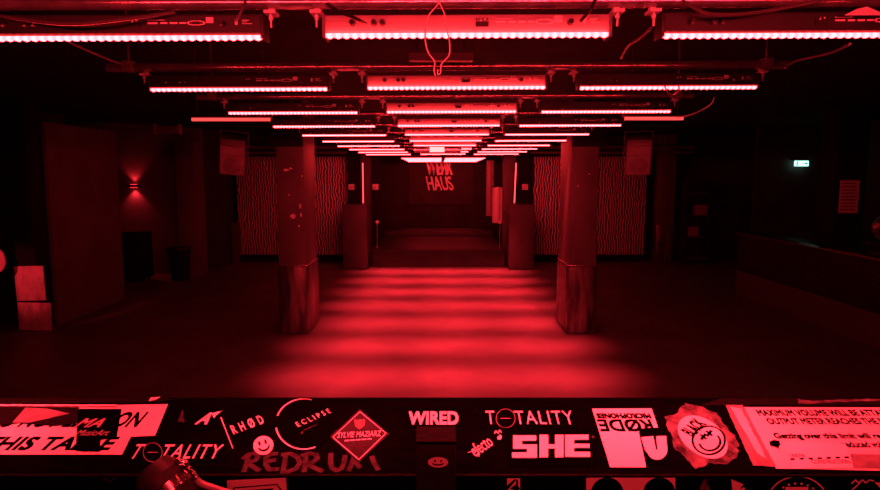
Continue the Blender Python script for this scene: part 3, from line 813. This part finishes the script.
TH = .0005
class Ink:
    """prints on one sticker: each word its own mesh, drawn shapes in another"""
    def __init__(s): s.words = []; s.misc = MB(); s.drawn = False
    def new(s): m = MB(); s.words.append(m); return m
    def plate(s, *a): s.drawn = True; s.misc.plate(*a)
class Sticker:
    """a sticker lying on the ledge (or on its upright face)"""
    def __init__(s, name, label, cat, px, py, base=0, face=False, group=None):
        s.O, s.N = (Vector((0, FACE_Y, NEAR.z)), Vector((0, -1, 0))) if face else (FAR, DN)
        s.U, s.V = (X_, Z_) if face else (DU, DV)
        s.c = hit(px, py, s.O, s.N)
        s.n = .0006 + base * .0007
        s.t = thing(name, label, cat, s.c + s.N * s.n, group=group)
    def uv(s, px, py):
        q = hit(px, py, s.O, s.N) - s.c
        return q.dot(s.U), q.dot(s.V)
    def sheet(s, pts, m, name='sheet', lvl=0, jag=0, label=None):
        q = [s.uv(*p) for p in pts]
        if jag:
            r = []
            for i in range(len(q)):
                a, b = Vector(q[i]), Vector(q[(i + 1) % len(q)])
                k = max(1, int((b - a).length / .006))
                for j in range(k):
                    v = a.lerp(b, j / k)
                    r.append((v.x + random.uniform(-jag, jag), v.y + random.uniform(-jag, jag)))
            q = r
        mb = MB().plate(q, lvl * TH, lvl * TH + TH * .8, s.U, s.V, s.N)
        return part(name, mb, M[m], s.t, label)
    def ell(s, px, py, rx, ry, m, name='disc', lvl=0, rot=0, seg=40, label=None):
        return s.sheet([(px + rx * math.cos(a) * math.cos(rot) - ry * math.sin(a) * math.sin(rot), py + rx * math.cos(a) * math.sin(rot) + ry * math.sin(a) * math.cos(rot)) for a in [2 * PI * k / seg for k in range(seg)]], m, name, lvl, 0, label)
    def mbpoly(s, mb, pts, lvl):
        mb.plate([s.uv(*p) for p in pts], lvl * TH, lvl * TH + TH * .8, s.U, s.V, s.N)
    def band(s, mb, pts, wpx, lvl, closed=False):
        """a drawn line of a given width through picture points"""
        q = [Vector(s.uv(*p)) for p in pts]
        hw = wpx * .00145 / 2
        n = len(q)
        for i in range(n if closed else n - 1):
            a, b = q[i], q[(i + 1) % n]
            d = (b - a)
            if d.length < 1e-6: continue
            d.normalize(); o = Vector((-d.y, d.x)) * hw; e = d * hw * .4
            mb.plate([tuple(a - e - o), tuple(b + e - o), tuple(b + e + o), tuple(a - e + o)], lvl * TH, lvl * TH + TH * .8, s.U, s.V, s.N)
    def dashes(s, mb, x0, y0, x1, y1, n, wpx, lvl=1):
        for k in range(n):
            a, b = k / n, (k + .72) / n
            s.band(mb, [(x0 + (x1 - x0) * a, y0 + (y1 - y0) * a), (x0 + (x1 - x0) * b, y0 + (y1 - y0) * b)], wpx, lvl)
    def text(s, mb, txt, px, py, w, h, ang=0, shear=0, bold=0, spacing=1, lvl=1, wave=0):
        """centre px,py; width/height in picture pixels; ang degrees on the surface"""
        cx, cy = s.uv(px, py)
        du = (Vector(s.uv(px + .5, py)) - Vector(s.uv(px - .5, py))).length
        dv = (Vector(s.uv(px, py - .5)) - Vector(s.uv(px, py + .5))).length
        W_, H_ = w * du, h * dv
        a = math.radians(ang); ca, sa = math.cos(a), math.sin(a)
        def fn(x, y, n):
            X = (x - .5) * W_ + shear * (y - .5) * H_
            Y = (y - .5) * H_ + wave * H_ * math.sin(x * 6)
            return s.U * (cx + X * ca - Y * sa) + s.V * (cy + X * sa + Y * ca) + s.N * n
        add_text(mb.new() if isinstance(mb, Ink) else mb, txt, fn, lvl * TH, lvl * TH + TH * .8, (bold * .8 / text_shape(txt, spacing)[2], bold * .8) if bold else 0, spacing)
    def print(s, mb, m='white', name='lettering', label=None):
        if isinstance(mb, Ink):
            for k in mb.words: part(name, k, M[m], s.t, label)
            if mb.drawn: part('drawn_mark' if mb.words else name, mb.misc, M[m], s.t, label)
            return
        return part(name, mb, M[m], s.t, label)
def quad(x0, y0, x1, y1): return [(x0, y1), (x1, y1), (x1, y0), (x0, y0)]

# warning sign at the left
s = Sticker('warning_sign', 'torn white warning sign with slanted black capitals at the left of the ledge', 'sign', 70, 432)
s.sheet([(-40, 455), (122, 455), (131, 437), (155, 436), (168, 404.5), (60, 406.5), (-40, 407)], 'paper')
mb = Ink()
s.text(mb, 'DO NOT LEAN ON', 68, 420, 150, 13.5, shear=.12, bold=.05)
s.text(mb, 'THIS TABLE', 49, 444, 132, 12, shear=.16, bold=.06)
s.print(mb, 'ink', 'lettering', 'slanted black capitals')
s = Sticker('black_tape_patch', 'black torn patch over the top left of the white warning sign', 'tape', 40, 416, 2)
s.sheet([(-40, 426), (5, 426), (20, 424), (55, 427), (78, 424), (79, 408.5), (22, 408), (-40, 408)], 'gaffer', jag=.0005)
s = Sticker('torn_film', 'torn translucent pink film piece on the black patch at far left', 'film', 40, 415, 3)
s.sheet([(13, 424), (26, 409), (48, 410), (70, 415), (52, 419), (30, 424)], 'film')
s = Sticker('art_sticker', 'black sticker with two pale jagged letters over the warning sign', 'sticker', 98, 430, 2)
s.sheet([(76, 452), (100, 452.5), (101, 441), (117, 438), (122, 410), (78, 410)], 'ink')
mb = Ink(); s.text(mb, 'MA', 93, 424, 25, 8, shear=.4, bold=.03); s.text(mb, 'MusicArt', 94, 434, 31, 5, shear=.2)
s.print(mb, 'grey_print')

s = Sticker('letter_sticker', 'small black sticker with white letter A right of the warning sign', 'sticker', 204, 418)
s.sheet([(172, 433), (222, 430), (216, 408), (174, 408)], 'ink')
mb = Ink(); s.text(mb, 'A', 206, 419, 12, 11, shear=.25, bold=.04); s.mbpoly(mb, [(212, 414), (223, 411), (216, 416), (214, 419)], 1)
s.print(mb)
mb = Ink(); s.mbpoly(mb, [(178, 422), (184.5, 423), (183, 410)], 1); s.print(mb, 'dim_paint', 'triangle_mark')

def totality(px0, px1, py, lab, m='white'):
    s = Sticker('band_sticker', lab, 'sticker', (px0 + px1) / 2, py)
    w = px1 - px0
    s.sheet(quad(px0 - 5, py - 11, px1 + 5, py + 11), 'ink')
    mb = Ink()
    s.text(mb, 'T', px0 + .05 * w, py, .10 * w, 13)
    s.text(mb, 'TALITY', px0 + .665 * w, py, .67 * w, 13, spacing=1.15)
    s.print(mb, m)
    mb = Ink()
    cx = px0 + .225 * w
    s.band(mb, [(cx + 9.5 * math.cos(a), py + 1 + 9.5 * math.sin(a)) for a in [2 * PI * k / 28 for k in range(28)]], .7, 1, True)
    s.band(mb, [(cx - 5, py + 1), (cx + 5, py + 1)], 1.0, 1)
    s.print(mb, 'mid_vinyl', 'ring_mark', 'dim circle standing for a letter')
totality(133, 221, 452, 'thin white lettered black sticker with circled letter below the warning sign')
totality(486, 573, 418, 'thin white lettered black sticker with circled letter above the bold white block word')

s = Sticker('tilted_sticker', 'tilted black sticker with four narrow pale letters and a line', 'sticker', 243, 428)
s.sheet([(223, 417), (258, 404), (273, 430), (236, 452)], 'ink')
mb = Ink(); s.text(mb, 'RHØD', 247.5, 425, 31, 9.5, ang=33, spacing=1.9, bold=.03); s.band(mb, [(221, 418), (233, 449)], .9, 1)
s.print(mb, 'sign_letter')

s = Sticker('round_sticker', 'large round black sticker with pale crescent rim', 'sticker', 304, 425, 1)
s.ell(304, 425, 29, 26, 'ink')
mb = Ink()
s.band(mb, [(304 + 28 * math.cos(a), 425 + 25.2 * math.sin(a)) for a in [math.radians(d) for d in range(200, 268, 6)]], 1.8, 1)
s.band(mb, [(304 + 28 * math.cos(a), 425 + 25.2 * math.sin(a)) for a in [math.radians(d) for d in range(66, 178, 7)]], 1.7, 1)
s.band(mb, [(304 + 28 * math.cos(a), 425 + 25.2 * math.sin(a)) for a in [math.radians(d) for d in range(262, 290, 6)]], .7, 1)
s.print(mb, 'white', 'crescent_rim', 'pale crescent rim')
mb = Ink(); s.text(mb, 'ECLIPSE', 313.5, 418.5, 36, 5, ang=37, spacing=1.7); s.ell
s.print(mb, 'sign_letter')
mb = Ink(); s.dashes(mb, 304, 431, 318, 425, 3, 1.4); s.mbpoly(mb, [(301, 433), (303.5, 432), (303, 435), (301.5, 435)], 1)
s.print(mb, 'dim_paint', 'small_print')

def smiley(s, cx, cy, r, ry, ang, lvl, eyes=True):
    mb = Ink()
    ca, sa = math.cos(ang), math.sin(ang)
    def q(x, y): return (cx + r * (x * ca - y * sa), cy + ry * (x * sa + y * ca))
    for sx in (-.32, .32):
        s.mbpoly(mb, [q(sx + .13 * math.cos(a), -.28 + .26 * math.sin(a)) for a in [2 * PI * k / 12 for k in range(12)]], lvl)
    s.mbpoly(mb, [q(.62 * math.cos(a), .12 + .55 * math.sin(a)) for a in [PI * k / 12 for k in range(13)]] + [q(.45 * math.cos(a), .16 + .30 * math.sin(a)) for a in [PI * k / 12 for k in range(12, -1, -1)]], lvl)
    return mb
s = Sticker('smiley_sticker', 'small pink smiling face sticker below the round black sticker', 'sticker', 263.5, 446, 2)
s.ell(263.5, 446.5, 10, 9.4, 'mid_vinyl' if False else 'paper', 'disc', 0, -.3)
s.print(smiley(s, 263.5, 446.5, 10, 9.4, -.3, 1), 'ink', 'face_print')

s = Sticker('marker_graffiti', 'dim brushed graffiti capitals along the near edge of the ledge', 'graffiti', 310, 461)
mb = Ink(); 
for st in ([(244, 472), (247, 463), (249, 454)], [(243, 459), (248, 455), (255, 453.5), (258.5, 457), (255, 461), (247, 463.5)], [(248, 463.5), (253, 467), (259, 471)],
           [(277, 454), (270, 454.5), (266, 458), (266, 465), (269, 470), (278, 469.5)], [(267, 462), (275, 460.5)],
           [(286, 454), (285, 462), (283, 472)], [(282, 455), (291, 454), (298, 458), (300, 463), (296, 469), (288, 472), (282, 472)],
           [(306, 454), (305.5, 463), (304, 472)], [(302, 456), (309, 453.5), (316, 455), (317.5, 459), (313, 462.5), (306, 464)], [(307, 464), (314, 468), (322, 471.5)],
           [(331, 454), (330.5, 462), (332, 468), (336.5, 471), (341.5, 469), (344, 463), (345, 456)],
           [(349, 471), (352, 463), (354, 457)], [(354, 457), (357, 464), (360, 468)], [(372, 457), (374, 463), (378, 470)]):
    s.band(mb, st, 5.2, 0)
s.print(mb, 'dim_paint')

s = Sticker('diamond_sticker', 'diamond shaped sticker with thin border and emblem', 'sticker', 360, 437, 2)
s.sheet([(330, 438), (360, 410), (389, 435), (359, 464)], 'dark_vinyl')
mb = Ink(); s.band(mb, [(333, 438.5), (360, 413), (386, 434.5), (359, 461)], .9, 1, True)
s.text(mb, 'SYLVIE MAZIARZ', 359.5, 435.5, 43, 5.5, ang=4, shear=.1)
s.dashes(mb, 345, 442, 373, 440, 5, 1.6)
s.print(mb, 'white')
mb = Ink(); s.mbpoly(mb, [(354, 421), (356, 420), (357, 421.5), (360, 420.5), (363, 421), (364, 420), (365.5, 421.5), (364.5, 427), (359.5, 431), (355, 427.5)], 1)
s.print(mb, 'torn', 'emblem')

s = Sticker('word_sticker', 'black sticker with bold white capitals above the black control box', 'sticker', 434, 418)
s.sheet(quad(403, 408, 464, 428), 'ink')
mb = Ink(); s.text(mb, 'WIRED', 433.5, 418.5, 50, 13.5, bold=.06); s.print(mb, 'paper')

s = Sticker('script_graffiti', 'small handwritten pale script slanting upward left of the block word', 'graffiti', 486, 444)
mb = Ink(); s.text(mb, 'efecto', 481, 446, 26, 11, ang=42, shear=.3, lvl=0); s.band(mb, [(468, 453), (478, 450), (479, 457)], .7, 0)
s.band(mb, [(494.5, 434), (496, 431), (498, 434), (499.5, 430.5), (501.5, 433)], 1.4, 0)
s.mbpoly(mb, [(497, 438), (500, 435), (502, 437), (501, 440), (498, 440)], 0)
s.print(mb, 'paper')

s = Sticker('block_word_sticker', 'black sticker with huge solid white three-letter word', 'sticker', 552, 447)
s.sheet(quad(506, 428, 598, 467), 'ink')
mb = Ink()
def glyph(rects):
    for r in rects: s.mbpoly(mb, quad(*r), 1)
# S
glyph([(513, 436, 536, 441.5), (513, 441.5, 522, 445), (513, 445, 537, 449.5), (527, 449.5, 537, 453), (512, 453, 537, 458.5)])
# H
glyph([(539.5, 435.5, 548, 458), (555, 435.5, 563.5, 458), (548, 445, 555, 449)])
# E
glyph([(565, 435.5, 574, 457.5), (574, 435.5, 588.5, 440.5), (574, 444.6, 589.5, 448.6), (574, 452.6, 590, 457.5)])
s.print(mb, 'white', 'lettering', 'huge white block letters')
mb = Ink(); s.ell(593, 437.5, 1.4, 1.3, 'dim_paint', 'trade_mark', 1)

s = Sticker('microphone_sticker', 'white sticker with upside-down black lettering', 'sticker', 625, 438, 1)
s.sheet([(610, 468), (646, 468), (638.5, 432.5), (658, 428.5), (651.5, 409), (592, 409.5)], 'white')
s.sheet([(638, 429.5), (658.5, 428.6), (649, 432), (639, 432.5)], 'ink', 'black_band', 1)
mb = Ink(); s.text(mb, 'MICROPHONES', 623.5, 416.8, 54, 5.2, ang=180, bold=.1)
s.text(mb, 'RØDE', 625.5, 426.2, 54, 12, ang=180, bold=.05)
s.print(mb, 'ink')

s = Sticker('letter_shape_sticker', 'thick white letter U on black right of the upside-down sticker', 'sticker', 654, 448)
s.sheet([(640, 434), (668, 433), (672, 466), (646, 466)], 'ink')
mb = Ink()
u = [(641, 438), (653, 436.8), (656, 450.5), (657.5, 450.5), (656, 437), (666, 436.7), (667.3, 450)] + [(657 + 10.3 * math.cos(a), 450 + 10.5 * math.sin(a)) for a in [PI * k / 10 for k in range(1, 10)]] + [(645, 451)]
s.mbpoly(mb, u, 1); s.print(mb, 'white', 'letter')

s = Sticker('face_sticker', 'ragged torn sticker with pale oval and smiling ring face', 'sticker', 702, 436, 1)
s.sheet([(664, 418), (677, 414), (685, 403), (699, 407), (715, 413), (724, 425), (737, 440), (738, 455), (727, 466), (710, 463), (695, 470), (686, 458), (675, 450)], 'torn', 'ragged_sheet', 0, .0022)
s.ell(702.5, 438, 28, 17.5, 'paper', 'pale_oval', 1, .62)
mb = Ink()
s.text(mb, 'BLACK', 693.5, 428.5, 28, 9, ang=42, bold=.06, lvl=2)
s.band(mb, [(708.5 + 16.2 * math.cos(a), 441.5 + 14.2 * math.sin(a)) for a in [2 * PI * k / 28 for k in range(28)]], 2.3, 2, True)
s.band(mb, [(709.5 + 10.5 * math.cos(a), 443 + 8.8 * math.sin(a)) for a in [math.radians(d) for d in range(-40, 176, 12)]], 2.4, 2)
for (x, y) in ((703, 438), (709, 434.5)):
    s.band(mb, [(x - 2.6, y - 2), (x + 2.6, y + 2)], 3.0, 2); s.band(mb, [(x + 2, y - 2.6), (x - 2, y + 2.6)], 3.0, 2)
s.print(mb, 'ink', 'face_print')

s = Sticker('volume_notice', 'large white volume limit notice at the right of the ledge', 'notice', 820, 438)
s.sheet([(776, 469), (930, 472), (930, 408), (744, 407.5)], 'paper')
mb = Ink()
def line(txt, x0, y, perchar, h, bold):
    w = len(txt) * perchar
    s.text(mb, txt, x0 + w / 2, y, w, h, bold=bold)
line('MAXIMUM VOLUME WILL BE ATTAINED', 757, 413.3, 4.55, 5.4, .06)
line('OUTPUT METER REACHES THE RED', 767, 421.8, 4.52, 5.4, .06)
line('Getting over this limit will result', 774.5, 437.2, 3.42, 6.4, .05)
line('reduced volume', 842, 445, 3.8, 5.4, .05)
s.print(mb, 'ink', 'lettering', 'bold black lines of text')
s = Sticker('clear_tape', 'strip of tape over the left end of the volume notice', 'tape', 748, 437, 2)
s.sheet([(753, 467), (776, 468), (742, 406), (725, 406)], 'film' if False else 'mid_vinyl', jag=.0008)
s.sheet([(757, 455), (766, 460), (741, 410), (730, 408)], 'paper', 'pale_strip', 1, .001)
s = Sticker('construction_sticker', 'pale sticker with dashed line over the lower left of the volume notice', 'sticker', 818, 457, 2)
s.sheet([(792, 470), (853, 469), (845, 445), (783, 443)], 'white')
mb = Ink(); s.text(mb, 'UNDER', 797, 457, 15, 3); s.text(mb, 'CONSTRUCTION', 830, 463, 38, 3.4)
for k in range(7): s.mbpoly(mb, quad(790 + k * 9, 459.6 - k * .3, 794.5 + k * 9, 461.4 - k * .3), 1)
s.print(mb, 'ink')
s = Sticker('ink_blot', 'dark round blot on the volume notice left of the dashed sticker', 'blot', 775, 445, 2)
s.sheet([(769, 443), (773, 441), (779, 442), (780, 446), (778, 448), (779, 450), (774, 447), (770, 447)], 'ink')
s = Sticker('tape_strip', 'narrow clear tape along the lower right of the volume notice', 'tape', 868, 462, 2)
s.sheet([(853, 469), (930, 470), (930, 457), (850, 455)], 'film')

# tape along the far edge
def far_tape(name, lab, pts, m, lvl=2, cat='tape', jag=.0008):
    cx = sum(p[0] for p in pts) / len(pts); cy = sum(p[1] for p in pts) / len(pts)
    s = Sticker(name, lab, cat, cx, cy, lvl); s.sheet(pts, m, jag=jag)
far_tape('gaffer_strip', 'crinkled black tape along the far ledge edge at left', [(-40, 405.5), (160, 403), (175, 399.5), (150, 398.5), (-40, 399)], 'gaffer', 1)
far_tape('tape_scrap', 'small pale torn tape scrap on the far ledge edge left', [(149, 402), (156, 401), (161, 398), (158, 398), (151, 398.5)], 'white')
far_tape('tape_scrap', 'long pale torn tape edge on the far ledge edge right', [(798, 404.5), (806, 405), (850, 402.5), (920, 401.5), (920, 400), (850, 400), (812, 402), (797, 400)], 'torn')
far_tape('tape_edge', 'thin pale torn edge line above the white warning sign', [(-40, 407.6), (118, 407.8), (118, 406.6), (60, 406.2), (-40, 406)], 'white', 4)
far_tape('gaffer_strip', 'crinkled black tape along the far ledge edge at right', [(700, 406), (920, 406.5), (920, 399), (720, 399)], 'gaffer', 1)

# stickers on the upright near face
s = Sticker('face_note', 'white note with boxed print on the near face at left', 'sticker', 258, 486, 0, True)
s.sheet([(232, 540), (290, 538), (286, 477.5), (227, 480)], 'paper')
mb = Ink(); s.band(mb, [(234, 535), (234, 487.5), (277, 484), (282, 490)], 1.2, 1); s.dashes(mb, 252, 491, 274, 489.5, 5, 3.5); s.band(mb, [(280, 489), (282, 535)], 1, 1)
s.print(mb, 'ink')
s = Sticker('arrow_sticker', 'white square with black slash and arrow on the near face', 'sticker', 514, 484, 0, True)
s.sheet(quad(507, 478, 520, 500), 'white')
mb = Ink(); s.mbpoly(mb, [(507, 490), (507, 485), (514, 479), (516.5, 479)], 1); s.mbpoly(mb, [(510, 488), (516, 484), (516, 479.5), (518, 479.5), (518, 486), (520, 488), (517, 491)], 1); s.print(mb, 'ink', 'print')
s = Sticker('face_sheet', 'white sheet with two big black round shapes on the near face', 'sticker', 630, 484, 0, True)
s.sheet(quad(586, 477.5, 675, 545), 'white')
for cx in (607, 659):
    s.sheet([(cx + 16 * math.cos(a), 492 + 15 * math.sin(a)) for a in [2 * PI * k / 28 for k in range(28)]], 'ink', 'round_shape', 1)
s = Sticker('flame_sticker', 'torn pale flame shaped sticker on the near face', 'sticker', 720, 484, 0, True)
s.sheet([(700, 500), (712, 500), (709, 488), (706, 481), (710, 479), (704, 479), (700, 487)], 'torn', 'flame')
s.sheet([(730, 500), (748, 500), (744, 487), (739, 489), (743, 484), (731, 479), (732, 488)], 'paper', 'flame')
s = Sticker('ring_sticker', 'black sticker with pale ring and dots on the near face', 'sticker', 797, 487, 0, True)
s.ell(797, 500, 34, 28, 'ink')
mb = Ink(); s.band(mb, [(797 + 30 * math.cos(a), 502 + 26 * math.sin(a)) for a in [2 * PI * k / 36 for k in range(36)]], 1.2, 1, True)
for d in range(200, 345, 16):
    a = math.radians(d); x, y = 797 + 23 * math.cos(a), 502 + 19 * math.sin(a)
    s.mbpoly(mb, quad(x - .9, y - .9, x + .9, y + .9), 1)
s.dashes(mb, 786, 489, 808, 489, 4, 5)
s.print(mb, 'sign_letter', 'ring_print')
s = Sticker('glass_sticker', 'black sticker with pale cocktail glass outline on the near face', 'sticker', 866, 486, 0, True)
s.sheet(quad(845, 477, 900, 520), 'ink')
mb = Ink(); s.band(mb, [(851, 483), (855, 479.5), (858, 482.5), (862, 479.5), (865, 482.5), (869, 479.5), (873, 480.5)], 1.3, 1)
s.mbpoly(mb, [(874, 482), (889, 482), (882, 490)], 1); s.band(mb, [(882, 490), (882, 505)], 1.2, 1); s.band(mb, [(876, 505), (888, 505)], 1.2, 1); s.band(mb, [(845, 495), (860, 482)], 1, 1)
s.print(mb, 'paper', 'print')
s = Sticker('chevron_mark', 'small dim chevron mark on the near face at left', 'graffiti', 110, 479, 0, True)
mb = Ink(); s.band(mb, [(104, 477.5), (110, 482), (116, 477)], 1.3, 0); s.print(mb, 'dim_paint', 'mark')

# black control box over the near edge
p = at(436, 445, .80); q = at(436, 427, .80)
a, b = at(416, 445, NEAR.y - .012), at(456, 445, NEAR.y - .012)
y0 = NEAR.y - .012
t = thing('control_box', 'black control box with smiling face sticker over the near edge at centre', 'box', ((a.x + b.x) / 2, y0, a.z))
hw = (b.x - a.x) / 2
part('body', MB().box(-hw, hw, 0, .011, -.12, 0, .002), M['black'], t)
top = MB(); top.plate([(0, .001), (0, .005), (.032, .0140), (.032, .0100)], -hw, hw, Y_, Z_, X_)
part('top_bracket', top, M['gaffer'], t)
part('mount', MB().box(-hw + .004, hw - .004, .006, .011, -.010, .003), M['black'], t)
so = thing('smiley_badge', 'oval pink smiling face sticker on the black control box', 'sticker', (at(438, 462, y0).x, y0 - .0006, at(438, 462, y0).z))
rx, rz = 10.5 * .00138, 5.6 * .00138
part('oval', MB().plate([(rx * math.cos(k), rz * math.sin(k)) for k in [2 * PI * i / 30 for i in range(30)]], 0, .0005, X_, Z_, -Y_), M['white'], so)
mb = MB()
for sx in (-.3, .3):
    mb.plate([(sx * rx + .1 * rx * math.cos(k), .25 * rz + .25 * rz * math.sin(k)) for k in [2 * PI * i / 10 for i in range(10)]], .0005, .0008, X_, Z_, -Y_)
mb.plate([(.6 * rx * math.cos(k), -.1 * rz + .55 * rz * math.sin(k)) for k in [PI + PI * i / 10 for i in range(11)]] + [(.5 * rx * math.cos(k), -.1 * rz + .25 * rz * math.sin(k)) for k in [2 * PI - PI * i / 10 for i in range(11)]], .0005, .0008, X_, Z_, -Y_)
part('face_print', mb, M['ink'], so)

# headphones at lower left
HY = .775
c = at(166, 482, HY)
t = thing('headphones', 'black headphones with shiny metal ring at the lower left of the ledge', 'headphones', c)
k = HY / F
def hp(px, py, dy=0): return at(px, py, HY + dy) - c
ax = (hp(192, 500) - hp(158, 470)).normalized()
ax = Vector((ax.x, -.25, ax.z)).normalized()
o = hp(163, 481)
part('ear_cup', MB().cyl(o - ax * .024, o - ax * .004, .024, .034, 32).cyl(o - ax * .004, o + ax * .010, .034, .034, 32), M['black'], t)
part('metal_ring', MB().cyl(o + ax * .010, o + ax * .024, .031, .029, 32), M['chrome'], t, 'shiny metal ring')
part('ear_pad', MB().cyl(o + ax * .024, o + ax * .045, .033, .028, 32), M['black'], t)
hg = hp(183, 465)
part('hinge', MB().tube([hp(176, 459), hp(183, 464), hp(190, 472), hp(196, 479)], .005, 8).ball(hp(183, 465), .008), M['chrome'], t, 'shiny hinge arm')
part('headband', MB().tube(smooth_path([hp(196, 479), hp(202, 484), hp(216, 489), hp(236, 497), hp(258, 520), hp(262, 550)]), .0045, 8), M['speaker'], t)
o2 = hp(258, 560)
part('ear_cup', MB().cyl(o2 - ax * .02, o2 + ax * .03, .03, .03, 28), M['black'], t)
